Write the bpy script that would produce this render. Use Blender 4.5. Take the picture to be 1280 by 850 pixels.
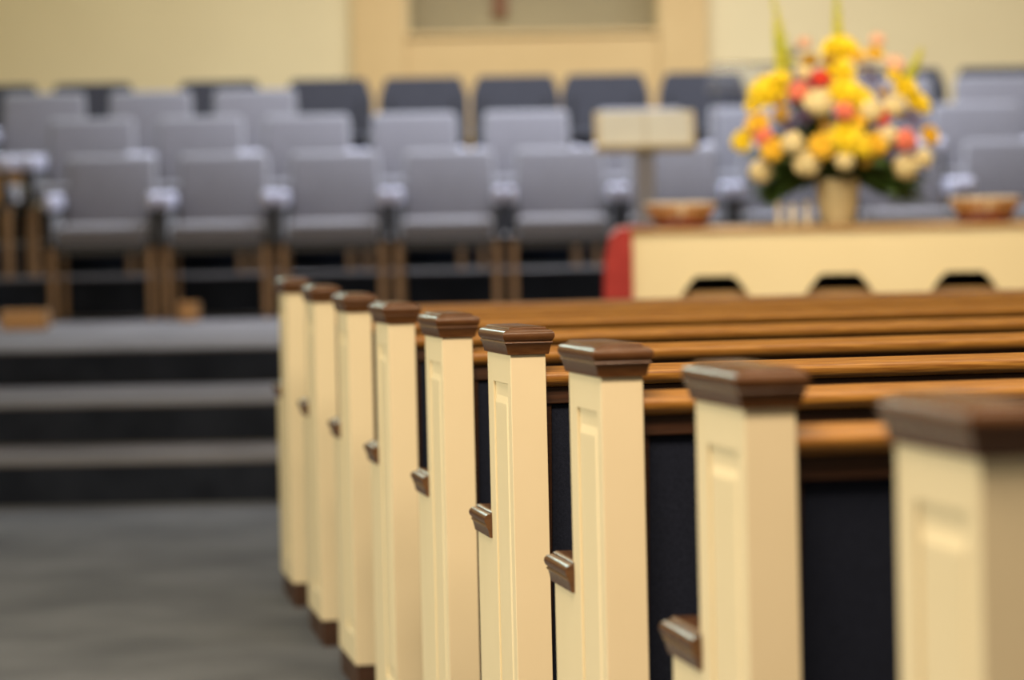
import bpy, bmesh, math, random
from mathutils import Vector, Matrix, Euler
for o in list(bpy.data.objects): bpy.data.objects.remove(o)
S = bpy.context.scene; C = S.collection
random.seed(7)

# ------------------------------------------------------------------ camera
F = 3800.0; H = 1.3868; YH = 205.0; ROLL = 0.0183
pitch = math.atan((425 - YH) / F)
fw = Vector((0, math.cos(pitch), -math.sin(pitch)))
up0 = Vector((0, math.sin(pitch), math.cos(pitch)))
rt0 = Vector((1, 0, 0))
cr, sr = math.cos(ROLL), math.sin(ROLL)
rt = rt0 * cr - up0 * sr
up = rt0 * sr + up0 * cr
cam_d = bpy.data.cameras.new('camera'); cam = bpy.data.objects.new('camera', cam_d); C.objects.link(cam)
m = Matrix((rt, up, -fw)).transposed().to_4x4(); m.translation = Vector((0, 0, H))
cam.matrix_world = m
cam_d.sensor_fit = 'HORIZONTAL'; cam_d.sensor_width = 36; cam_d.lens = F * 36 / 1280
cam_d.clip_start = 0.1; cam_d.clip_end = 100
cam_d.dof.use_dof = True; cam_d.dof.focus_distance = 5.26; cam_d.dof.aperture_fstop = 2.7
S.camera = cam

def at(px, py, Y):
    """world point seen at pixel (1280x850 frame) on the plane y = Y: used to survey positions once"""
    d = rt * (px - 640) + up * (425 - py) + fw * F
    t = Y / d.y
    return Vector((0, 0, H)) + d * t

# ------------------------------------------------------------------ world, lights, exposure
W = bpy.data.worlds.new('room_light'); S.world = W; W.use_nodes = True
W.node_tree.nodes['Background'].inputs[0].default_value = (1.0, 0.86, 0.68, 1)
W.node_tree.nodes['Background'].inputs[1].default_value = 0.22
S.view_settings.view_transform = 'Standard'; S.view_settings.look = 'None'
S.view_settings.gamma = 1; S.view_settings.use_curve_mapping = False
S.view_settings.exposure = 0.07

def area(name, loc, target, sx, sy, power, col, spread=180):
    l = bpy.data.lights.new(name, 'AREA'); l.shape = 'RECTANGLE'; l.size = sx; l.size_y = sy
    l.energy = power; l.color = col; l.spread = math.radians(spread)
    o = bpy.data.objects.new(name, l); C.objects.link(o); o.location = loc
    o.rotation_euler = (Vector(target) - Vector(loc)).to_track_quat('-Z', 'Y').to_euler()
    return o
area('nave_ceiling_light', (2.0, 7.0, 5.8), (2.0, 7.0, 0), 3.0, 4.0, 95, (1.0, 0.84, 0.62))
area('rear_nave_light', (-0.3, 1.8, 5.0), (-0.3, 8.0, 0.3), 3.0, 1.2, 410, (1.0, 0.79, 0.57))
area('aisle_window_light', (-5.8, 5.2, 3.0), (0.4, 4.6, 0.7), 5.0, 2.6, 285, (1.0, 0.97, 0.76))
area('front_glint_light', (-3.9, 21.7, 4.5), (-1.0, 6.0, 1.0), 2.0, 1.5, 95, (0.70, 1.0, 0.92))  # unseen cool light, added to give the pew caps their highlights
area('chancel_downlight', (0.9, 17.95, 5.7), (0.9, 18.3, 0.5), 5.5, 0.8, 500, (0.84, 0.89, 1.0), 130)
area('back_wall_washer', (0.0, 18.6, 5.7), (0.0, 22.0, 2.2), 9.0, 0.6, 42, (1.0, 0.84, 0.56), 130)
area('table_spot', (1.2, 9.6, 5.4), (1.4, 12.9, 1.2), 1.0, 0.6, 22, (1.0, 0.85, 0.62), 60)

# ------------------------------------------------------------------ materials
def mat(name, col, rough=0.6, col2=None, scale=20, stretch=(1, 1, 1), bump=0.0, bscale=None, spec=0.5,
        sheen=0, coat=0, metal=0, trans=0, detail=4, contrast=(0.35, 0.65), ior=1.45):
    M = bpy.data.materials.new(name); M.use_nodes = True
    N = M.node_tree.nodes; L = M.node_tree.links; b = N['Principled BSDF']
    b.inputs['Base Color'].default_value = (*col, 1); b.inputs['Roughness'].default_value = rough
    b.inputs['Specular IOR Level'].default_value = spec; b.inputs['Metallic'].default_value = metal
    b.inputs['Sheen Weight'].default_value = sheen; b.inputs['Coat Weight'].default_value = coat
    b.inputs['Coat Roughness'].default_value = 0.15
    b.inputs['Transmission Weight'].default_value = trans; b.inputs['IOR'].default_value = ior
    tc = N.new('ShaderNodeTexCoord'); mp = N.new('ShaderNodeMapping'); mp.inputs['Scale'].default_value = stretch
    L.new(tc.outputs['Object'], mp.inputs['Vector'])
    if col2 is not None:
        nz = N.new('ShaderNodeTexNoise'); nz.inputs['Scale'].default_value = scale; nz.inputs['Detail'].default_value = detail
        L.new(mp.outputs[0], nz.inputs['Vector'])
        r = N.new('ShaderNodeValToRGB'); r.color_ramp.elements[0].color = (*col, 1); r.color_ramp.elements[1].color = (*col2, 1)
        r.color_ramp.elements[0].position = contrast[0]; r.color_ramp.elements[1].position = contrast[1]
        L.new(nz.outputs['Fac'], r.inputs[0]); L.new(r.outputs[0], b.inputs['Base Color'])
    if bump:
        n2 = N.new('ShaderNodeTexNoise'); n2.inputs['Scale'].default_value = bscale or scale; n2.inputs['Detail'].default_value = 3
        L.new(mp.outputs[0], n2.inputs['Vector'])
        bp = N.new('ShaderNodeBump'); bp.inputs['Strength'].default_value = bump; bp.inputs['Distance'].default_value = 0.002
        L.new(n2.outputs['Fac'], bp.inputs['Height']); L.new(bp.outputs[0], b.inputs['Normal'])
    return M
M_cream = mat('cream_paint', (0.82, 0.70, 0.46), 0.42, (0.84, 0.72, 0.48), 6, bump=0.03, bscale=60)
M_cap = mat('brown_cap_wood', (0.088, 0.035, 0.012), 0.25, (0.125, 0.054, 0.019), 14, (2, 12, 12), bump=0.10, bscale=40, coat=0.1)
M_oak = mat('oak_rail', (0.25, 0.100, 0.017), 0.36, (0.44, 0.210, 0.040), 9, (1.2, 22, 22), bump=0.35, bscale=14, detail=8, spec=0.55)
M_oakd = mat('oak_stained_dark', (0.030, 0.011, 0.004), 0.5, (0.055, 0.020, 0.007), 10, (1.5, 20, 20), bump=0.2)
M_navy = mat('navy_upholstery', (0.010, 0.013, 0.024), 0.9, (0.016, 0.020, 0.036), 260, bump=0.5, bscale=500, sheen=0.04, spec=0.1)
M_base = mat('dark_base_wood', (0.045, 0.020, 0.010), 0.5, (0.07, 0.03, 0.015), 12)
M_carpet = mat('grey_carpet', (0.118, 0.127, 0.148), 0.95, (0.172, 0.184, 0.210), 1.9, bump=0.9, bscale=350, spec=0.05, detail=7)
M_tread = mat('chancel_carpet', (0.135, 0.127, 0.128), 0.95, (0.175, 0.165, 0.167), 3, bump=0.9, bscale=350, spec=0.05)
M_riser = mat('shaded_riser_carpet', (0.014, 0.017, 0.025), 0.95, (0.021, 0.025, 0.036), 5, bump=0.9, bscale=350, spec=0.05)  # shade on the step fronts put into the carpet colour, darker than the treads
M_wall = mat('cream_wall', (0.66, 0.545, 0.31), 0.8, (0.69, 0.575, 0.33), 1.2, bump=0.05, bscale=40)
M_trim = mat('honey_cream_trim', (0.56, 0.385, 0.165), 0.55, (0.59, 0.41, 0.18), 2)
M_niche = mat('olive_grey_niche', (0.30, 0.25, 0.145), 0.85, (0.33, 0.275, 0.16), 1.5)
M_ceil = mat('ceiling_paint', (0.55, 0.50, 0.40), 0.9)
M_pad = mat('lavender_vinyl_arm_pad', (0.42, 0.42, 0.52), 0.45, (0.46, 0.46, 0.56), 30)
M_chair = mat('lavender_grey_upholstery', (0.135, 0.132, 0.150), 0.85, (0.165, 0.160, 0.178), 60, bump=0.5, bscale=400, sheen=0.5, spec=0.2)
M_chairw = mat('chair_beech_wood', (0.25, 0.145, 0.07), 0.4, (0.31, 0.18, 0.085), 8, (10, 10, 1))
M_black = mat('black_stacking_chair_fabric', (0.022, 0.023, 0.032), 0.85, (0.034, 0.035, 0.047), 50, sheen=0.2)
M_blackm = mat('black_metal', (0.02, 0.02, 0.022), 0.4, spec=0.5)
M_red = mat('red_cloth', (0.34, 0.024, 0.020), 0.8, (0.41, 0.034, 0.028), 12, sheen=0.3)
M_table = mat('table_cream_paint', (0.86, 0.72, 0.44), 0.5, (0.88, 0.74, 0.46), 3)
M_ttop = mat('table_top_oak', (0.44, 0.25, 0.09), 0.35, (0.54, 0.32, 0.12), 8, (1, 14, 14))
M_vase = mat('cream_vase_glaze', (0.78, 0.66, 0.38), 0.35, (0.80, 0.68, 0.42), 8, coat=0.3)
M_redwood = mat('red_brown_wood', (0.13, 0.022, 0.010), 0.4, (0.17, 0.035, 0.014), 10, coat=0.2)
M_gold = mat('golden_wicker', (0.48, 0.25, 0.09), 0.45, (0.60, 0.34, 0.13), 20)
M_gold2 = mat('pale_wicker', (0.70, 0.55, 0.36), 0.5, (0.76, 0.62, 0.42), 20)
M_paper = mat('cream_paper', (0.56, 0.49, 0.33), 0.7, (0.60, 0.53, 0.36), 4)
M_desk = mat('tan_desk_wood', (0.48, 0.35, 0.16), 0.5, (0.54, 0.40, 0.19), 8)
M_standc = mat('grey_stand_column', (0.25, 0.24, 0.27), 0.5)
M_acr = mat('clear_acrylic', (0.96, 0.98, 1.0), 0.03, trans=1.0, ior=1.25)
M_cross = mat('cross_walnut', (0.16, 0.065, 0.025), 0.5, (0.20, 0.085, 0.035), 8, (6, 6, 1))
M_yel = mat('yellow_petal', (0.84, 0.58, 0.006), 0.6, (0.88, 0.65, 0.012), 9)
M_gld = mat('golden_petal', (0.80, 0.45, 0.015), 0.6, (0.86, 0.52, 0.03), 9)
M_dgl = mat('amber_petal', (0.40, 0.20, 0.01), 0.6, (0.50, 0.28, 0.02), 9)
M_crm = mat('cream_petal', (0.74, 0.58, 0.26), 0.6, (0.80, 0.66, 0.36), 9)
M_cor = mat('coral_petal', (0.78, 0.16, 0.09), 0.6, (0.84, 0.22, 0.13), 9)
M_redp = mat('red_petal', (0.62, 0.03, 0.012), 0.6, (0.72, 0.05, 0.02), 9)
M_pnk = mat('pink_petal', (0.85, 0.46, 0.28), 0.6, (0.88, 0.52, 0.34), 9)
M_pur = mat('purple_petal', (0.10, 0.055, 0.12), 0.7, (0.16, 0.095, 0.18), 20)
M_leaf = mat('green_leaf', (0.035, 0.080, 0.016), 0.6, (0.085, 0.15, 0.022), 8)
M_lime = mat('lime_bud', (0.50, 0.52, 0.04), 0.6, (0.68, 0.62, 0.05), 10)
M_stem = mat('stem_green', (0.10, 0.17, 0.035), 0.6)
M_cone = mat('flower_centre', (0.32, 0.16, 0.01), 0.8)
M_wax = mat('candle_wax', (0.80, 0.70, 0.50), 0.4)

# ------------------------------------------------------------------ helpers
def obj(name, bm, material, parent=None, smooth=False, loc=None):
    me = bpy.data.meshes.new(name); bmesh.ops.recalc_face_normals(bm, faces=bm.faces[:]); bm.to_mesh(me); bm.free()
    me.materials.append(material)
    if smooth:
        for p in me.polygons: p.use_smooth = True
        try: me.set_sharp_from_angle(angle=math.radians(40))
        except Exception: pass
    o = bpy.data.objects.new(name, me); C.objects.link(o)
    if parent is not None: o.parent = parent
    if loc is not None: o.location = loc
    return o
def thing(name, label, cat, loc=(0, 0, 0), rot=(0, 0, 0), group=None):
    o = bpy.data.objects.new(name, None); o.empty_display_size = 0.1; C.objects.link(o)
    o.location = loc; o.rotation_euler = rot; o['label'] = label; o['category'] = cat
    if group: o['group'] = group
    return o
def tag(o, label, cat, group=None):
    o['label'] = label; o['category'] = cat
    if group: o['group'] = group
    return o
def struct(name, bm, m, label, cat='room', parent=None):
    o = obj(name, bm, m, parent)
    if parent is None: o['kind'] = 'structure'; o['label'] = label; o['category'] = cat
    return o
def box(bm, x0, x1, y0, y1, z0, z1, bev=0.0, seg=2, M=None):
    r = bmesh.ops.create_cube(bm, size=1)
    vs = r['verts']
    for v in vs: v.co = Vector((x0 + (v.co.x + .5) * (x1 - x0), y0 + (v.co.y + .5) * (y1 - y0), z0 + (v.co.z + .5) * (z1 - z0)))
    if bev:
        es = list({e for v in vs for e in v.link_edges})
        g = bmesh.ops.bevel(bm, geom=es, offset=bev, segments=seg, affect='EDGES', profile=0.5)
        vs = list({v for f in g['faces'] for v in f.verts} | {v for v in vs if v.is_valid})
    if M is not None:
        for v in vs: v.co = M @ v.co
    return vs
def B(*a, **k):
    bm = bmesh.new(); box(bm, *a, **k); return bm
def cyl(bm, p0, p1, r0, r1=None, n=14):
    r1 = r0 if r1 is None else r1
    p0, p1 = Vector(p0), Vector(p1); d = p1 - p0
    q = d.to_track_quat('Z', 'Y').to_matrix().to_4x4(); q.translation = (p0 + p1) / 2
    return bmesh.ops.create_cone(bm, cap_ends=True, segments=n, radius1=r0, radius2=max(r1, 1e-4), depth=d.length, matrix=q)['verts']
def lathe(bm, prof, n=28, c=(0, 0, 0)):
    rings = []
    for r, z in prof:
        rings.append([bm.verts.new((c[0] + r * math.cos(2 * math.pi * k / n), c[1] + r * math.sin(2 * math.pi * k / n), c[2] + z)) for k in range(n)])
    for a, b in zip(rings, rings[1:]):
        for k in range(n): bm.faces.new((a[k], a[(k + 1) % n], b[(k + 1) % n], b[k]))
    bm.faces.new(rings[0]); bm.faces.new(rings[-1])
def extrude_poly(bm, pts, x0, x1, axis='x'):
    """closed outline extruded; pts are (y,z) for axis x or (x,z) for axis y"""
    def P(u, v, w): return (w, u, v) if axis == 'x' else (u, w, v)
    a = [bm.verts.new(P(u, v, x0)) for u, v in pts]; b = [bm.verts.new(P(u, v, x1)) for u, v in pts]
    bm.faces.new(a); bm.faces.new(b[::-1])
    for k in range(len(pts)): bm.faces.new((a[k], a[(k + 1) % len(pts)], b[(k + 1) % len(pts)], b[k]))
def cells(bm, xs, ys, zs, occ):
    """solid made of grid cells, shared vertices, then flat regions dissolved"""
    V = {}
    def v(i, j, k):
        if (i, j, k) not in V: V[(i, j, k)] = bm.verts.new((xs[i], ys[j], zs[k]))
        return V[(i, j, k)]
    nx, ny, nz = len(xs) - 1, len(ys) - 1, len(zs) - 1
    def O(i, j, k): return 0 <= i < nx and 0 <= j < ny and 0 <= k < nz and occ(i, j, k)
    for i in range(nx):
        for j in range(ny):
            for k in range(nz):
                if not O(i, j, k): continue
                if not O(i - 1, j, k): bm.faces.new((v(i, j, k), v(i, j, k + 1), v(i, j + 1, k + 1), v(i, j + 1, k)))
                if not O(i + 1, j, k): bm.faces.new((v(i + 1, j, k), v(i + 1, j + 1, k), v(i + 1, j + 1, k + 1), v(i + 1, j, k + 1)))
                if not O(i, j - 1, k): bm.faces.new((v(i, j, k), v(i + 1, j, k), v(i + 1, j, k + 1), v(i, j, k + 1)))
                if not O(i, j + 1, k): bm.faces.new((v(i, j + 1, k), v(i, j + 1, k + 1), v(i + 1, j + 1, k + 1), v(i + 1, j + 1, k)))
                if not O(i, j, k - 1): bm.faces.new((v(i, j, k), v(i, j + 1, k), v(i + 1, j + 1, k), v(i + 1, j, k)))
                if not O(i, j, k + 1): bm.faces.new((v(i, j, k + 1), v(i + 1, j, k + 1), v(i + 1, j + 1, k + 1), v(i, j + 1, k + 1)))
    bmesh.ops.dissolve_limit(bm, angle_limit=0.01, verts=bm.verts[:], edges=bm.edges[:])
def bevmod(o, w, seg=2):
    md = o.modifiers.new('edge_round', 'BEVEL'); md.width = w; md.segments = seg; md.limit_method = 'ANGLE'; md.harden_normals = False
def copy_tree(o, parent=None):
    c = o.copy(); C.objects.link(c)
    if parent is not None:
        c.parent = parent; c.matrix_parent_inverse = o.matrix_parent_inverse.copy()
    for ch in list(o.children):
        if ch.name in copied: continue
        copy_tree(ch, c)
    return c
copied = set()

# ------------------------------------------------------------------ the setting
def zfloor(Y):
    if Y > 9.7: return 0.0
    z = 0.00136475 * Y * Y - 0.03507799 * Y + 0.2288786 - 0.0165
    z0 = 0.00136475 * 9.7 ** 2 - 0.03507799 * 9.7 + 0.2288786 - 0.0165
    return max(z - z0, 0)
Z0 = 0.00136475 * 9.7 ** 2 - 0.03507799 * 9.7 + 0.2288786 - 0.0165   # remaining offset, below 1 mm
bm = bmesh.new()
ys = [-4 + i * 0.5 for i in range(28)] + [9.7, 12.7]
L_ = [bm.verts.new((-6.5, y, zfloor(y))) for y in ys]; R_ = [bm.verts.new((7.5, y, zfloor(y))) for y in ys]
L2 = [bm.verts.new((-6.5, y, -0.2)) for y in ys]; R2 = [bm.verts.new((7.5, y, -0.2)) for y in ys]
for k in range(len(ys) - 1):
    bm.faces.new((L_[k], R_[k], R_[k + 1], L_[k + 1])); bm.faces.new((L2[k], L2[k + 1], R2[k + 1], R2[k]))
struct('floor', bm, M_carpet, 'grey mottled carpet of the aisle sloping to the chancel steps', 'floor')

R1, R2_, R3 = 0.176, 0.350, 0.523
Y1, Y2, Y3 = 12.63, 13.52, 14.76
YB, ZB = 18.12, 0.758; YC, ZC = 18.95, 0.94; YD, ZD = 19.75, 1.13
levels = [(Y1, Y2, 0, R1, 'lowest of the three wide carpeted chancel steps'), (Y2, Y3, R1, R2_, 'middle of the three wide carpeted chancel steps'),
          (Y3, YB, R2_, R3, 'chancel platform under the front row of choir chairs'), (YB, YC, R3, ZB, 'choir riser under the second row of chairs'),
          (YC, YD, ZB, ZC, 'choir riser under the third row of chairs'), (YD, 22.0, ZC, ZD, 'top choir riser below the cream wall')]
for k, (ya, yb, za, zb, lab) in enumerate(levels):
    bm = bmesh.new(); box(bm, -6.5, 7.5, ya + 0.012, yb + 0.02, -0.2, zb - 0.012)
    o = struct('trim_%d' % (k + 1), bm, M_tread, lab, 'step')
    bm = bmesh.new(); box(bm, -6.5, 7.5, ya - 0.006, yb + 0.011, zb - 0.012, zb, 0.004, 2)
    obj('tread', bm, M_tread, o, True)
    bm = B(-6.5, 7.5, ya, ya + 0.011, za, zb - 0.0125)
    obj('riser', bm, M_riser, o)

# back wall with niche
YW = 22.0
def XZ(px, py, Y=YW): p = at(px, py, Y); return p.x, p.z
nx0, nzb = XZ(511, 42); nx1, _ = XZ(822, 38)
bm = bmesh.new()
xs = [-6.6, nx0, nx1, 7.6]; zs = [0.0, nzb, nzb + 2.6, 6.2]
cells(bm, xs, [YW, YW + 0.55], zs, lambda i, j, k: not (i == 1 and k == 1))
struct('wall_back', bm, M_wall, 'cream painted wall behind the choir chairs', 'wall')
bm = B(nx0 - 0.05, nx1 + 0.05, YW + 0.552, YW + 0.62, nzb - 0.05, nzb + 2.65)
struct('trim_7', bm, M_niche, 'olive grey back panel of the recessed niche in the cream wall', 'panel')
xl0 = XZ(441, 60)[0]; xl1 = XZ(508, 60)[0]; xr0 = XZ(824, 60)[0]; xr1 = XZ(884, 60)[0]
for n, a, b, lab in (('trim_8', xl0, xl1, 'honey cream pilaster left of the niche'), ('trim_9', xr0, xr1, 'honey cream pilaster right of the niche')):
    bm = bmesh.new(); box(bm, a, b, YW - 0.09, YW - 0.001, ZD + 0.001, 6.0, 0.006)
    box(bm, a - 0.03, b + 0.03, YW - 0.12, YW - 0.001, ZD + 0.001, ZD + 0.16, 0.006)
    struct(n, bm, M_trim, lab, 'pilaster')
bm = bmesh.new(); box(bm, xl1 + 0.001, xr0 - 0.001, YW - 0.05, YW - 0.001, ZD + 0.001, nzb - 0.001, 0.006)
box(bm, xl1 + 0.001, xr0 - 0.001, YW - 0.075, YW - 0.001, nzb - 0.035, nzb + 0.0, 0.006)
struct('trim_10', bm, M_trim, 'honey cream sill panel under the niche', 'panel')
struct('wall_left', B(-6.8, -6.6, -4, 22.6, -0.2, 6.2), M_wall, 'cream wall on the aisle side', 'wall')
struct('wall_right', B(7.6, 7.8, -4, 22.6, -0.2, 6.2), M_wall, 'cream wall beyond the pews', 'wall')
struct('ceiling', B(-6.8, 7.8, -4, 22.6, 6.2, 6.35), M_ceil, 'pale ceiling over the nave', 'ceiling')
# cross in the niche
cx = XZ(625, 10, YW + 0.5)[0]; czb = XZ(625, 21, YW + 0.5)[1]
cross = thing('wall_cross', 'dark wooden cross hanging in the niche, only its foot in view', 'cross', (cx, YW + 0.50, czb))
obj('upright', B(-0.055, 0.055, 0, 0.05, 0, 1.45, 0.006), M_cross, cross)
obj('crossbar', B(-0.42, 0.42, -0.005, 0.045, 0.90, 1.01, 0.006), M_cross, cross)

# ------------------------------------------------------------------ pews
CAP = [(0.0015, 0), (0.0050, 0.0005), (0.0055, .003), (0.0085, 0.017), (0.0105, 0.019), (0.0115, 0.0205), (0.0105, 0.0225), (0.0095, 0.0235), (0.0115, 0.0250),
       (0.0138, 0.029), (0.0145, 0.033), (0.0138, 0.037), (0.0112, 0.0405), (0.0068, 0.0430), (0.0020, 0.0440), (0.0015, 0.0462), (-0.0022, 0.0484), (-0.006, 0.0490)]
def cap_bm(x0, x1, y0, y1, z, near=True):
    bm = bmesh.new(); rings = []
    for o_, h in CAP:
        n = o_ if near else 0
        rings.append([bm.verts.new(p) for p in ((x0 - o_, y0 - n, z + h), (x1 + o_, y0 - n, z + h), (x1 + o_, y1 + o_, z + h), (x0 - o_, y1 + o_, z + h))])
    for a, b in zip(rings, rings[1:]):
        for k in range(4): bm.faces.new((a[k], a[(k + 1) % 4], b[(k + 1) % 4], b[k]))
    bm.faces.new(rings[0][::-1]); bm.faces.new(rings[-1])
    return bm
TW = 0.062; HP = 0.99; PD = 0.262; AD = 0.43; AZ = 0.650; PLEN = 3.7
def mirror(bm, L):
    for v in bm.verts: v.co.x = L - v.co.x
    return bm
def capobj(name, bm, parent):
    o = obj(name, bm, M_cap, parent, True)
    return o
def end_parts(root, flip=False):
    def fx(bm): return mirror(bm, PLEN) if flip else bm
    bm = bmesh.new()
    ys_ = [0, 0.036, 0.200, PD, AD]; zs_ = [0.075, 0.150, AZ, HP - 0.052, HP]
    def occ(i, j, k):
        if j == 3 and k >= 2: return False
        if i == 0 and j == 1 and k in (1, 2): return False
        return True
    cells(bm, [0, 0.005, TW], ys_, zs_, occ)
    e = obj('end_panel', fx(bm), M_cream, root); bevmod(e, 0.0012)
    # raised field: wide bevel round a flat centre
    bm = bmesh.new()
    y0, y1, z0, z1 = 0.040, 0.196, 0.156, HP - 0.058
    a = [bm.verts.new((0.0052, y, z)) for y, z in ((y0, z0), (y1, z0), (y1, z1), (y0, z1))]
    def ring(x, d, dz): return [bm.verts.new((x, y, z)) for y, z in ((y0 + d, z0 + dz), (y1 - d, z0 + dz), (y1 - d, z1 - dz), (y0 + d, z1 - dz))]
    r1 = ring(0.0048, 0.008, 0.018); r2 = ring(0.0004, 0.016, 0.030); r3 = ring(0.0002, 0.018, 0.032)
    for p, q in ((a, r1), (r1, r2), (r2, r3)):
        for k in range(4): bm.faces.new((p[k], p[(k + 1) % 4], q[(k + 1) % 4], q[k]))
    bm.faces.new(r3); bm.faces.new(a[::-1])
    obj('raised_panel', fx(bm), M_cream, e)
    capobj('post_cap', fx(cap_bm(0, TW, 0, PD, HP)), e)
    capobj('arm_cap', fx(cap_bm(0, TW, PD - 0.010, AD, AZ, near=False)), e)
    bm = B(0.004, TW - 0.004, 0.006, AD - 0.008, 0.0, 0.0745)
    for v in bm.verts:
        if v.co.z < 0.03: v.co.z = 0.010 * v.co.y / AD - 0.002
    obj('base_block', fx(bm), M_base, e)
    return e
def make_pew():
    root = thing('pew', '', 'pew')
    e0 = end_parts(root)
    end_parts(root, True)
    x0, x1 = TW + 0.0005, PLEN - TW - 0.0005
    # top rail: flat top with rounded nose towards the aisle behind
    pts = [(0.026, 0.932), (0.018, 0.934), (0.012, 0.939), (0.009, 0.945), (0.0085, 0.950), (0.0100, 0.9545), (0.0135, 0.9570), (0.080, 0.9660), (0.086, 0.962),
           (0.089, 0.951), (0.086, 0.942), (0.078, 0.932)]
    bm = bmesh.new(); extrude_poly(bm, pts, x0, x1); obj('top_rail', bm, M_oak, root, True)
    bm = B(x0, x1, 0.028, 0.070, 0.902, 0.9315, 0.002); obj('rail_apron', bm, M_oakd, root)
    def slant(bm):
        for v in bm.verts: v.co.y += (0.90 - v.co.z) * 0.10
        return bm
    obj('back_board', slant(B(x0, x1, 0.044, 0.066, 0.30, 0.9015)), M_oakd, root)
    for a, b in ((x0, x0 + 0.014), (x1 - 0.014, x1), ((x0 + x1) / 2 - 0.02, (x0 + x1) / 2 + 0.02)):
        obj('back_stile', slant(B(a, b, 0.034, 0.0435, 0.30, 0.9015, 0.001)), M_oakd, root)
    for a, b in ((x0 + 0.015, (x0 + x1) / 2 - 0.021), ((x0 + x1) / 2 + 0.021, x1 - 0.015)):
        obj('back_fabric', slant(B(a, b, 0.0375, 0.0435, 0.34, 0.9005, 0.002)), M_navy, root)
    obj('bottom_rail', slant(B(x0 + 0.015, x1 - 0.015, 0.0375, 0.0435, 0.30, 0.339)), M_oakd, root)
    obj('back_cushion', slant(B(x0 + 0.01, x1 - 0.01, 0.0675, 0.105, 0.50, 0.885, 0.012, 3)), M_navy, root, True)
    obj('seat', B(x0, x1, 0.13, 0.41, 0.40, 0.425, 0.004), M_oak, root)
    obj('seat_cushion', B(x0 + 0.005, x1 - 0.005, 0.155, 0.415, 0.426, 0.485, 0.018, 3), M_navy, root, True)
    obj('seat_rail', B(x0, x1, 0.36, 0.385, 0.33, 0.3995), M_oakd, root)
    return root
pos = {1: (-0.699, 9.531, -0.0113), 2: (-0.560, 8.671, -0.0062), 3: (-0.422, 7.810, -0.0025), 4: (-0.284, 6.949, -0.0013), 5: (-0.145, 6.088, 0.0026),
       6: (-0.007, 5.227, 0.0023), 7: (0.131, 4.367, -0.0045), 8: (0.270, 3.506, -0.0019), 9: (0.408, 2.645, 0.0016)}
PL = {9: 'nearest pew, its large blurred end post cut by the right edge', 8: 'second pew from the camera, capped cream post ahead of the nearest one',
      7: 'third pew from the camera, its slightly soft capped post right of the sharp one', 6: 'pew in sharpest focus, cream end post with crisp brown cap and paneled side',
      5: 'pew directly ahead of the sharply focused one, post slightly blurred', 4: 'fourth pew from the chancel, cream post with only a narrow dark gap behind',
      3: 'third pew from the chancel in the receding row', 2: 'second pew from the chancel, blurred post with dark base in view',
      1: 'front pew nearest the chancel steps, leftmost cream end post'}
proto = make_pew()
for i in range(9, 0, -1):
    p = proto if i == 9 else copy_tree(proto)
    x, y, dx = pos[i]
    p.location = (x + dx + 0.006, y, zfloor(y) + Z0 * 0 + 0.001); p.rotation_euler = (-0.030, 0, 0.1594)
    tag(p, PL[i], 'pew', 'cream and oak pews in a receding row')
    if i < 3:                      # the two front pews have slightly lower backs
        for ch in p.children:
            if not ch.name.startswith('end_panel'): ch.location.z -= (0.022 if i == 1 else 0.010)

# ------------------------------------------------------------------ choir chairs
def soft(x0, x1, y0, y1, z0, z1, b, taper=0.0, lean=0.0, dome=0.0):
    bm = B(x0, x1, y0, y1, z0, z1, b, 4)
    for v in bm.verts:
        t = (v.co.z - z0) / (z1 - z0)
        v.co.x *= 1 - taper * t
        v.co.y += lean * t
    return bm
def make_armchair(side=None):
    r = thing('choir_chair', '', 'chair')
    obj('seat', soft(-0.262, 0.262, -0.27, 0.20, 0.435, 0.555, 0.035), M_chair, r, True)
    obj('backrest', soft(-0.275, 0.275, 0.17, 0.26, 0.50, 0.955, 0.035, 0.05, 0.09), M_chair, r, True)
    for s in (-1, 1):
        a = obj('arm_pad', soft(s * 0.298 - 0.028, s * 0.298 + 0.028, -0.27, 0.22, 0.635, 0.735, 0.027), M_pad, r, True)
        obj('side_panel', B(s * 0.298 - 0.012, s * 0.298 + 0.012, -0.19, 0.24, 0.44, 0.634, 0.003), side or M_black, r)
        obj('arm_support', B(s * 0.298 - 0.016, s * 0.298 + 0.016, -0.235, -0.19, 0.42, 0.634, 0.004), M_blackm, r)
        obj('leg', B(s * 0.285 - 0.019, s * 0.285 + 0.019, -0.25, -0.205, 0.0, 0.419, 0.004), M_chairw, r)
        obj('leg', B(s * 0.285 - 0.015, s * 0.285 + 0.015, 0.21, 0.245, 0.0, 0.439, 0.004), M_chairw, r)
    obj('seat_frame', B(-0.265, 0.265, -0.235, 0.20, 0.385, 0.434, 0.004), M_blackm, r)
    return r
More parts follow.
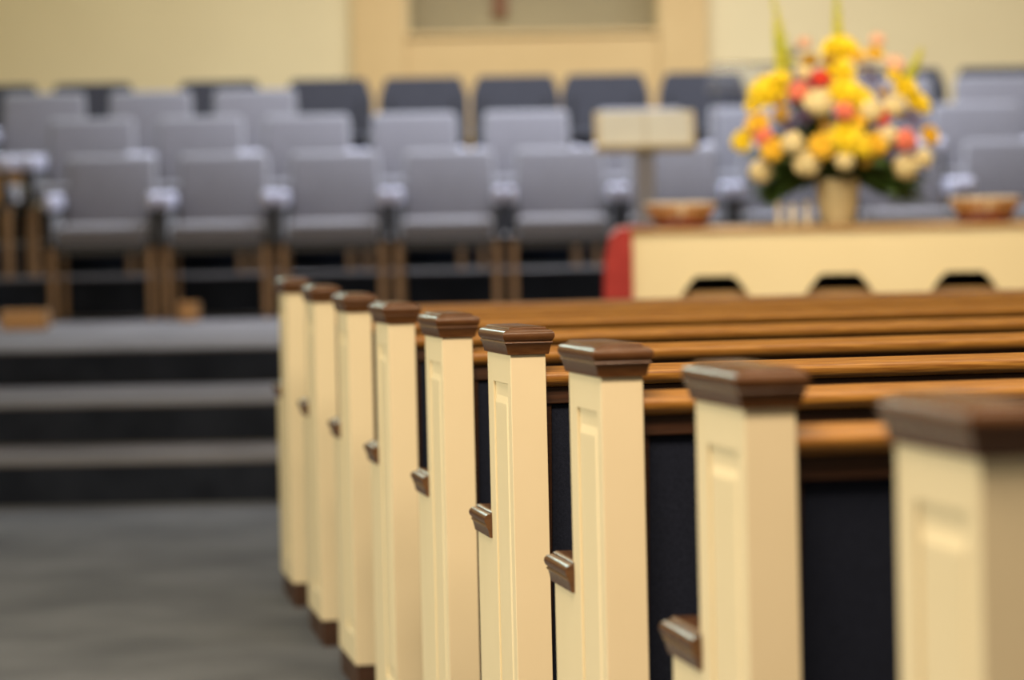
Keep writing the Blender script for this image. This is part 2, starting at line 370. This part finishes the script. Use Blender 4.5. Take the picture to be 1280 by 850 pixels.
def make_stacker():
    r = thing('stacking_chair', '', 'chair')
    obj('seat', soft(-0.285, 0.285, -0.24, 0.20, 0.42, 0.47, 0.02), M_black, r, True)
    bm = bmesh.new()
    extrude_poly(bm, [(-0.285, 0.30), (0.285, 0.30), (0.295, 0.33), (0.296, 0.70), (0.285, 0.74), (0.256, 0.82), (0.244, 0.838), (0.225, 0.845), (-0.225, 0.845), (-0.244, 0.838), (-0.256, 0.82), (-0.285, 0.74), (-0.296, 0.70), (-0.295, 0.33)], 0.205, 0.25, 'y')
    for v in bm.verts: v.co.y += (v.co.z - 0.30) * 0.09
    bk = obj('backrest', bm, M_black, r); bevmod(bk, 0.008, 2)
    for s in (-1, 1):
        bm = bmesh.new(); cyl(bm, (s * 0.22, 0.19, 0.40), (s * 0.215, 0.235, 0.70), 0.011, n=8); obj('back_frame', bm, M_blackm, r)
        for y in (-0.21, 0.20):
            bm = bmesh.new(); cyl(bm, (s * 0.22, y, 0), (s * 0.215, y * 0.9, 0.419), 0.011, n=8); obj('leg', bm, M_blackm, r)
    return r
def row(proto_fn, centres, Y, Z, labels, group, turn=None):
    pr = None
    for k, (cx_, lab) in enumerate(zip(centres, labels)):
        if pr is None: pr = proto_fn(); o = pr
        else: o = copy_tree(pr)
        x = (cx_ - 640) * Y / F
        # survey along the row at chair height
        x = at(cx_, 250, Y).x
        o.location = (x, Y, Z + 0.001); o.rotation_euler = (0, 0, (turn[k] if turn else random.uniform(-0.02, 0.02)))
        tag(o, lab, 'chair', group)
A = [132, 274.5, 417, 560, 702, 843, 985, 1127, 1270]
row(make_armchair, A, 17.78, R3,
    ['front row grey choir armchair at the left end, whole front in view', 'front row grey choir armchair, second facing from the left',
     'front row grey choir armchair above the caps of the farthest posts', 'front row grey choir armchair, fourth facing from the left',
     'front row grey choir armchair left of the red cloth', 'front row grey choir armchair behind the cream music stand',
     'front row grey choir armchair behind the left half of the bouquet', 'front row grey choir armchair behind the right half of the bouquet',
     'front row grey choir armchair above the right basket'], 'front row of choir armchairs')
row(make_armchair, [109, 246, 381, 518, 660, 803, 945, 1088, 1231], 18.55, ZB,
    ['second row grey choir armchair behind the leftmost front chair','second row grey choir armchair, between first and second front chairs', 'second row grey choir armchair, third from the left of its row',
     'second row grey choir armchair, fourth from the left of its row', 'second row grey choir armchair just left of the music stand',
     'second row grey choir armchair whose back rises above the music stand', 'second row grey choir armchair seen through the clear lectern',
     'second row grey choir armchair hidden mostly by the bouquet', 'second row grey choir armchair right of the bouquet'], 'second row of choir armchairs')
row(make_armchair, [50, 185, 318, 1120, 1256], 19.3, ZC,
    ['third row grey choir armchair at the far left', 'third row grey choir armchair, second from the left', 'third row grey choir armchair nearest the left pilaster',
     'third row grey choir armchair peeping out right of the bouquet top', 'third row grey choir armchair at the right edge'], 'third row of choir armchairs')
row(make_stacker, [-8, 112, 272, 410, 531, 646, 760, 884, 1005, 1135, 1256], 20.1, ZD,
    ['back row dark chair cut by the left edge', 'back row dark chair, first whole one from the left', 'back row dark chair, second whole one from the left',
     'back row dark chair just left of the left pilaster', 'back row dark chair below the left end of the niche', 'back row dark chair below the cross',
     'back row dark chair below the right end of the niche', 'back row dark chair just right of the right pilaster', 'back row dark chair behind the bouquet top left',
     'back row dark chair behind the bouquet top right', 'back row dark chair at the right edge above the grey armchairs'], 'back row of dark stacking chairs')
tc = make_armchair(M_ttop); 
tc.location = (at(-22, 300, 18.46).x, 18.46, ZB + 0.001); tc.rotation_euler = (0, 0, math.radians(86))
tag(tc, 'grey armchair at the left edge turned sideways, wooden side showing', 'chair')

# ------------------------------------------------------------------ communion table
TY0 = 12.76; TY1 = 13.34
pL = at(787, 285, TY0); TX0 = pL.x; TXc = at(1049, 282, TY0).x; TX1 = 2 * TXc - TX0
TZ = at(1049, 282, TY0).z
tb = thing('communion_table', 'long cream communion table with arched openings under the flowers', 'table', ((TX0 + TX1) / 2, (TY0 + TY1) / 2, R1))
hw = (TX1 - TX0) / 2; hd = (TY1 - TY0) / 2; th = TZ - R1
obj('table_top', B(-hw - 0.015, hw + 0.015, -hd - 0.015, hd + 0.015, th - 0.022, th, 0.005, 2), M_ttop, tb)
# arched front panel, outline with three openings: build from columns between arches
az = at(1049, 342, TY0).z - R1; rad = 0.185
def arch_top(x):
    for c_ in (-0.525, 0, 0.525):
        u = abs(x - c_)
        if u < rad: return az - 0.15 * max(0, (u - 0.075) / (rad - 0.075)) ** 1.25
    return None
def arched(y0, y1, name):
    bm = bmesh.new(); n = 240
    xs_ = sorted(set([round(-hw + 2 * hw * k / n, 5) for k in range(n + 1)] + [round(c_ + s * rad, 5) for c_ in (-0.525, 0, 0.525) for s in (-1, 1)]))
    tops = th - 0.0225
    for a, b in zip(xs_, xs_[1:]):
        mid = (a + b) / 2; inside = arch_top(mid) is not None
        za = 0.0 if not inside else (arch_top(a) or az - 0.15); zb = 0.0 if not inside else (arch_top(b) or az - 0.15)
        for y in (y0, y1):
            bm.faces.new([bm.verts.new(q) for q in ((a, y, za), (b, y, zb), (b, y, tops), (a, y, tops))])
        bm.faces.new([bm.verts.new(q) for q in ((a, y0, za), (b, y0, zb), (b, y1, zb), (a, y1, za))])
        bm.faces.new([bm.verts.new(q) for q in ((a, y0, tops), (b, y0, tops), (b, y1, tops), (a, y1, tops))])
    for x in [-hw, hw] + [c_ + s * rad for c_ in (-0.525, 0, 0.525) for s in (-1, 1)]:
        z1_ = tops if abs(x) == hw else az - 0.15
        bm.faces.new([bm.verts.new(q) for q in ((x, y0, 0), (x, y1, 0), (x, y1, z1_), (x, y0, z1_))])
    bmesh.ops.remove_doubles(bm, verts=bm.verts[:], dist=1e-4)
    return obj(name, bm, M_table, tb)
arched(-hd, -hd + 0.035, 'front_panel')
for s in (-1, 1):
    obj('side_panel', B(s * hw - (0.03 if s > 0 else 0), s * hw + (0.03 if s < 0 else 0), -hd + 0.036, hd, 0, th - 0.023, 0.002), M_table, tb)
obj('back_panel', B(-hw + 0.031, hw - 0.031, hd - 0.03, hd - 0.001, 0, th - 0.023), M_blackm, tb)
obj('inner_panel', B(-hw + 0.031, hw - 0.031, -hd + 0.05, -hd + 0.075, 0, at(1049, 363, TY0).z - R1, 0.004), M_ttop, tb)
# red cloth folded over the left end of the table
bm = bmesh.new(); nseg = 26; prev = None
x_in = TX0 - 0.017; zt = TZ + 0.004
rows_ = []
for j in range(nseg + 1):
    y = TY0 - 0.01 + (0.46) * j / nseg; w = 0.018 * math.sin(j * 1.15) + 0.008 * math.sin(j * 2.7 + 1)
    e = min(1, j / 4.0) ** 0.5; y = TY0 - 0.022 + (0.004 * j if j < 4 else 0.016 + 0.44 * (j - 4) / nseg)
    prof = [(TX0 + 0.10, zt), (TX0 + 0.02, zt + 0.002), (TX0 - 0.040 * e, zt - 0.004), (TX0 + 0.01 + (-0.070 + w * 0.4) * e, zt - 0.03), (TX0 + 0.01 + (-0.084 + w) * e, zt - 0.14), (TX0 + 0.01 + (-0.086 + w * 1.2) * e, zt - 0.30), (TX0 + 0.01 + (-0.086 + w * 1.3) * e, zt - 0.62)]
    rows_.append([bm.verts.new((a, y, b)) for a, b in prof])
for a, b in zip(rows_, rows_[1:]):
    for k in range(len(a) - 1): bm.faces.new((a[k], a[k + 1], b[k + 1], b[k]))
rc = obj('red_cloth', bm, M_red, None, True)
sm = rc.modifiers.new('thickness', 'SOLIDIFY'); sm.thickness = 0.004; sm.offset = 1
tag(rc, 'red cloth draped over the left end of the cream table', 'cloth')

# baskets on the table
def basket(px, lab):
    b = thing('offering_basket', lab, 'basket', (at(px, 280, TY0 + 0.25).x, TY0 + 0.25, TZ + 0.001), group='baskets on the communion table')
    bm = bmesh.new(); lathe(bm, [(0.10, 0), (0.116, 0.004), (0.120, 0.04), (0.118, 0.050), (0.09, 0.053)]); obj('base', bm, M_redwood, b, True)
    st = None
    for k in range(28):
        a = 2 * math.pi * k / 28
        m_ = M_gold if k % 7 else M_gold2
        if k < 2:
            bm = bmesh.new(); cyl(bm, (0.116, 0, 0.046), (0.141, 0, 0.095), 0.010, 0.013, 8)
            o = obj('stave', bm, m_, b, True)
            if k == 0: s0 = o
            else: s1 = o
        else:
            o = (s0 if k % 7 == 0 else s1).copy(); C.objects.link(o); o.parent = b
        o.rotation_euler = (0, 0, a)
    bm = bmesh.new()
    n = 40
    for k in range(n):
        a0 = 2 * math.pi * k / n; a1 = 2 * math.pi * (k + 1) / n
        cyl(bm, (0.150 * math.cos(a0), 0.150 * math.sin(a0), 0.099), (0.150 * math.cos(a1), 0.150 * math.sin(a1), 0.099), 0.006, n=6)
    obj('rim', bm, M_gold2, b, True)
    return b
basket(851, 'golden ribbed basket with red brown base left of the bouquet')
basket(1231, 'golden ribbed basket with red brown base right of the bouquet')
for k, (px, hgt) in enumerate(((974, 0.10), (991, 0.09), (1009, 0.10))):
    bm = bmesh.new(); q = at(px, 280, TY0 + 0.12); lathe(bm, [(0.011, 0), (0.011, hgt), (0.006, hgt + 0.002)], 10)
    o = obj('taper_candle', bm, M_wax, None, True, (q.x, TY0 + 0.12, TZ + 0.001))
    tag(o, ['short cream taper candle, farthest left of the vase', 'short cream taper candle, middle of three by the vase', 'short cream taper candle nearest the vase'][k], 'candle', 'three short tapers left of the vase')

# ------------------------------------------------------------------ flower arrangement
FY = TY0 + 0.27
vx = at(1047, 280, FY).x
fl = thing('flower_arrangement', 'large bouquet of yellow, cream and coral flowers in a cream vase on the table', 'flowers', (vx, FY, TZ + 0.001))
bm = bmesh.new(); lathe(bm, [(0.062, 0), (0.070, 0.004), (0.078, 0.03), (0.088, 0.09), (0.094, 0.15), (0.098, 0.19), (0.094, 0.195), (0.086, 0.19), (0.08, 0.15)]); obj('vase', bm, M_vase, fl, True)
base = Vector((vx, FY, TZ + 0.001))
def petal_flower(r, rings=((13, 1.0, 0.12), (11, 0.78, 0.35), (8, 0.52, 0.7))):
    bm = bmesh.new()
    for n, rr, lift in rings:
        for k in range(n):
            a = 2 * math.pi * (k + random.uniform(-.15, .15)) / n; R = r * rr * random.uniform(.92, 1.05); w = R * 0.26 * (10 / n)
            pts = []
            for t, ww in ((0.12, 0.3), (0.5, 0.95), (0.82, 0.9), (1.0, 0.25)):
                z = lift * R * t - 0.25 * R * t * t * (1 - lift)
                pts.append((R * t, ww * w, z))
            ca, sa = math.cos(a), math.sin(a)
            prev = None
            for (x, ww, z) in pts:
                l = bm.verts.new((x * ca - ww * sa, x * sa + ww * ca, z)); c = bm.verts.new((x * ca, x * sa, z - 0.18 * ww)); rr_ = bm.verts.new((x * ca + ww * sa, x * sa - ww * ca, z))
                if prev: bm.faces.new((prev[0], prev[1], c, l)); bm.faces.new((prev[1], prev[2], rr_, c))
                prev = (l, c, rr_)
    return bm
def ruffle(r):
    bm = bmesh.new(); bmesh.ops.create_icosphere(bm, subdivisions=3, radius=r)
    for v in bm.verts:
        d = v.co.normalized(); f = 1 + 0.16 * math.sin(9 * d.x + 5 * d.y) * math.cos(8 * d.y - 4 * d.z) + random.uniform(-.07, .07)
        v.co = d * r * f; v.co.z *= 0.75
    return bm
def sprig(r):
    bm = bmesh.new()
    for k in range(26):
        d = Vector((random.gauss(0, 1), random.gauss(0, 1), random.gauss(0, 1))).normalized() * r * random.uniform(.3, 1)
        bmesh.ops.create_icosphere(bm, subdivisions=1, radius=r * 0.17, matrix=Matrix.Translation(d))
    return bm
kinds = {'Y': (M_yel, petal_flower, 'yellow flower'), 'G': (M_gld, petal_flower, 'golden flower'), 'D': (M_dgl, petal_flower, 'amber flower'), 'C': (M_crm, ruffle, 'cream flower'),
         'K': (M_cor, ruffle, 'coral flower'), 'R': (M_redp, ruffle, 'red flower'), 'P': (M_pnk, ruffle, 'pink flower'), 'U': (M_pur, sprig, 'purple filler flower')}
protos = {k: None for k in kinds}
FL = [(190, 290, 'Y', 150), (475, 125, 'Y', 135), (470, 210, 'Y', 110), (495, 300, 'Y', 135), (560, 320, 'Y', 90), (735, 285, 'Y', 100), (785, 340, 'Y', 95), (145, 425, 'G', 95),
      (85, 490, 'Y', 85), (205, 525, 'G', 90), (405, 510, 'G', 100), (500, 475, 'Y', 135), (555, 505, 'Y', 90), (620, 500, 'G', 90), (830, 470, 'G', 80), (610, 145, 'G', 70),
      (240, 385, 'D', 70), (350, 172, 'D', 75), (575, 565, 'D', 60), (545, 410, 'G', 70), (685, 235, 'Y', 60), (250, 240, 'Y', 60), (125, 350, 'Y', 60),
      (385, 340, 'C', 120), (595, 370, 'C', 105), (685, 355, 'C', 95), (340, 580, 'C', 110), (285, 500, 'C', 95), (490, 570, 'C', 80), (730, 592, 'C', 110), (160, 610, 'C', 95),
      (800, 560, 'C', 80), (665, 470, 'C', 80), (330, 220, 'C', 65),
      (310, 298, 'K', 80), (395, 245, 'R', 70), (490, 375, 'K', 70), (635, 402, 'R', 60), (730, 490, 'K', 85), (170, 475, 'K', 70), (620, 92, 'P', 55), (690, 190, 'P', 70),
      (330, 105, 'P', 50), (415, 425, 'D', 55), (570, 220, 'U', 95), (315, 400, 'U', 95), (740, 400, 'U', 95), (350, 385, 'U', 70), (665, 545, 'U', 60), (290, 145, 'U', 50), (265, 440, 'U', 70), (440, 440, 'U', 60), (600, 260, 'U', 70), (430, 170, 'D', 60), (540, 160, 'G', 60), (770, 420, 'U', 60), (230, 330, 'D', 60), (645, 300, 'D', 50)]
for cx_, cy_, kd, dia in FL:
    px = 900 + cx_ * 0.3178; py = 20 + cy_ * 0.3178
    u = (px - 1047) / 135; v = (py - 165) / 115
    dep = 0.30 * math.sqrt(max(0.05, 1 - u * u - v * v)) + random.uniform(-.02, .02)
    Yp = FY - dep; w = at(px, py, Yp); r = dia * 0.3178 / 2 / (F / Yp) * {'Y': 1.22, 'G': 1.22, 'C': 0.96}.get(kd, 1.1)
    m_, fn, nm = kinds[kd]
    if protos[kd] is None:
        o = obj('flower', fn(1.0), m_, fl, kd in 'CKRP'); protos[kd] = o
        if fn is petal_flower:
            bm = bmesh.new(); bmesh.ops.create_icosphere(bm, subdivisions=2, radius=0.2); [setattr(vv.co, 'z', vv.co.z * 0.6 + 0.12) for vv in bm.verts]
            obj('flower_centre', bm, M_cone if kd == 'D' else m_, o, True)
    else: o = copy_tree(protos[kd], fl)
    o['label'] = nm
    o.location = w - base; o.scale = (r, r, r)
    dirv = Vector((u * 0.8, -1.0, -v * 0.7 + 0.35)).normalized()
    o.rotation_euler = dirv.to_track_quat('Z', 'Y').to_euler()
# gladiolus spikes
def spike(p0, p1):
    a = at(*p0, FY + 0.02) - base; b = at(*p1, FY + 0.02) - base; bm = bmesh.new(); cyl(bm, a, b, 0.005, 0.002, 6)
    s = obj('gladiolus_spike', bm, M_stem, fl); s['label'] = 'yellow green flower spike'
    bm = bmesh.new(); n = 18
    for k in range(n):
        t = k / (n - 1); c = a.lerp(b, 0.25 + 0.75 * t); rr = 0.020 * (1 - 0.62 * t)
        off = Vector((math.cos(k * 2.1), -abs(math.sin(k * 2.1)), 0.3)) * rr * 0.8
        bmesh.ops.create_icosphere(bm, subdivisions=1, radius=rr, matrix=Matrix.Translation(c + off) @ Matrix.Diagonal((0.9, 0.9, 1.5, 1)))
    obj('buds', bm, M_lime, s, True)
spike((990, 110), (964, -12)); spike((1047, 80), (1045, -20)); spike((1130, 110), (1152, 62)); spike((978, 120), (968, 30))
# foliage: individual leaf parts, radiating
def leafmesh():
    bm = bmesh.new(); prev = None
    for t, w in ((0, 0.02), (0.25, 0.13), (0.5, 0.17), (0.75, 0.12), (1.0, 0.005)):
        z = -0.30 * t * t
        l = bm.verts.new((t, w, z)); c = bm.verts.new((t, 0, z - 0.03)); r = bm.verts.new((t, -w, z))
        if prev: bm.faces.new((prev[0], prev[1], c, l)); bm.faces.new((prev[1], prev[2], r, c))
        prev = (l, c, r)
    return bm
lf0 = obj('leaf', leafmesh(), M_leaf, fl, True)
centre = Vector((0, 0, 0.24))
for k in range(285):
    o = lf0 if k == 0 else lf0.copy()
    if k: C.objects.link(o); o.parent = fl
    a = random.uniform(0, 2 * math.pi)
    if k >= 210:
        a = random.choice((0, math.pi)) + random.uniform(-.9, .9); el = random.uniform(-0.28, 0.0); ln = random.uniform(0.16, 0.26); st = random.uniform(0.06, 0.18)
    elif k < 90: el = random.uniform(-0.26, 0.10) if abs(a - 1.5 * math.pi) > 0.75 else random.uniform(0.12, 0.5); ln = random.uniform(0.16, 0.30); st = random.uniform(0.03, 0.15)
    else: el = random.uniform(0.05, 1.4); ln = random.uniform(0.15, 0.23); st = random.uniform(0.03, 0.20)
    d = Vector((math.cos(a) * math.cos(el), math.sin(a) * math.cos(el) * 0.8, math.sin(el)))
    o.location = centre + d * st; o.scale = (ln, ln * random.uniform(.7, 1.2), ln)
    o.rotation_euler = (random.uniform(-.8, .8), -el, math.atan2(d.y, d.x))
# stems bundle core
bm = bmesh.new()
for k in range(40):
    a = random.uniform(0, 6.28); el = random.uniform(0.25, 1.5); L = random.uniform(0.18, 0.40)
    cyl(bm, (0.03 * math.cos(a), 0.03 * math.sin(a), 0.12), (L * math.cos(a) * math.cos(el), L * math.sin(a) * math.cos(el) * .6, 0.20 + L * math.sin(el)), 0.004, n=5)
st_ = obj('stems', bm, M_stem, fl); st_['kind'] = 'stuff'

# ------------------------------------------------------------------ music stand for the choir director
SY = 15.9
q = at(806, 165, SY)
ms = thing('music_stand', 'cream topped conductor stand before the front choir chairs, left of the bouquet', 'music stand', (q.x, SY, R3 + 0.001))
hz = q.z - R3
desk = bmesh.new(); box(desk, -0.262, 0.262, -0.012, 0.012, -0.13, 0.13, 0.004); T = Matrix.Translation((0, 0, hz)) @ Matrix.Rotation(math.radians(-38), 4, 'X')
for v in desk.verts: v.co = T @ v.co
d_ = obj('desk', desk, M_desk, ms)
for s in (-1, 1):
    pg = bmesh.new(); box(pg, min(s * 0.004, s * 0.235), max(s * 0.004, s * 0.235), -0.020, -0.0125, -0.10, 0.125, 0.002)
    for v in pg.verts: v.co = T @ v.co
    obj('page', pg, M_paper, d_)
lp = bmesh.new(); box(lp, -0.262, 0.262, -0.045, -0.0125, -0.13, -0.112, 0.003)
for v in lp.verts: v.co = T @ v.co
obj('lip', lp, M_desk, d_)
bm = B(-0.05, 0.05, -0.03, 0.03, 0.03, hz - 0.03, 0.006); obj('column', bm, M_standc, ms)
obj('foot', B(-0.2, 0.2, -0.16, 0.16, 0, 0.0295, 0.006), M_standc, ms)

# clear acrylic lectern behind the bouquet
LY = 15.3
a = at(897, 250, LY); b = at(1032, 250, LY); topz = at(900, 92, LY).z
lc = thing('clear_lectern', 'clear acrylic lectern between the music stand and bouquet', 'lectern', ((a.x + b.x) / 2, LY, R3 + 0.001))
w2 = (b.x - a.x) / 2; hh = topz - R3
obj('front_panel', B(-w2, w2, -0.006, 0.006, 0.021, hh, 0.002), M_acr, lc)
for s in (-1, 1): obj('side_panel', B(s * w2 - 0.006, s * w2 + 0.006, 0.0065, 0.30, 0.021, hh, 0.002), M_acr, lc)
bm = B(-w2 - 0.03, w2 + 0.03, -0.05, 0.36, -0.006, 0.006, 0.002)
for v in bm.verts: v.co = Matrix.Translation((0, 0, hh + 0.13)) @ Matrix.Rotation(math.radians(-16), 4, 'X') @ v.co
for v in bm.verts: v.co.z -= 0.10
obj('reading_shelf', bm, M_acr, lc)
obj('foot', B(-w2 - 0.05, w2 + 0.05, -0.05, 0.36, 0, 0.02, 0.003), M_acr, lc)

# slatted crates on the platform by the front row
def crate(px, w, Y, lab):
    q = at(px, 400, Y)
    c = thing('slatted_crate', lab, 'crate', (q.x, Y, R3 + 0.001))
    obj('bottom', B(-w, w, -0.09, 0.09, 0.0, 0.012), M_chairw, c)
    n = max(3, int(w / 0.028)); sl = None
    for k in range(n):
        for y in (-0.09, 0.078):
            x = -w + (2 * w) * (k + .5) / n
            if sl is None: sl = obj('slat', B(-w / n * .82, w / n * .82, 0, 0.012, 0.0125, 0.105, 0.002), M_gold, c); o = sl
            else: o = sl.copy(); C.objects.link(o); o.parent = c
            o.location = (x, y, 0)
    for s in (-1, 1): obj('end_board', B(s * w - 0.006, s * w + 0.006, -0.077, 0.077, 0.0125, 0.105), M_chairw, c)
    return c
crate(32, 0.122, 16.72, 'small golden slatted crate on the platform at the left edge')
crate(237, 0.050, 17.35, 'tiny slatted crate at the foot of the front chairs')

# drop spare prototype labels
for o in bpy.data.objects:
    if o.parent is not None and 'category' in o: del o['category']
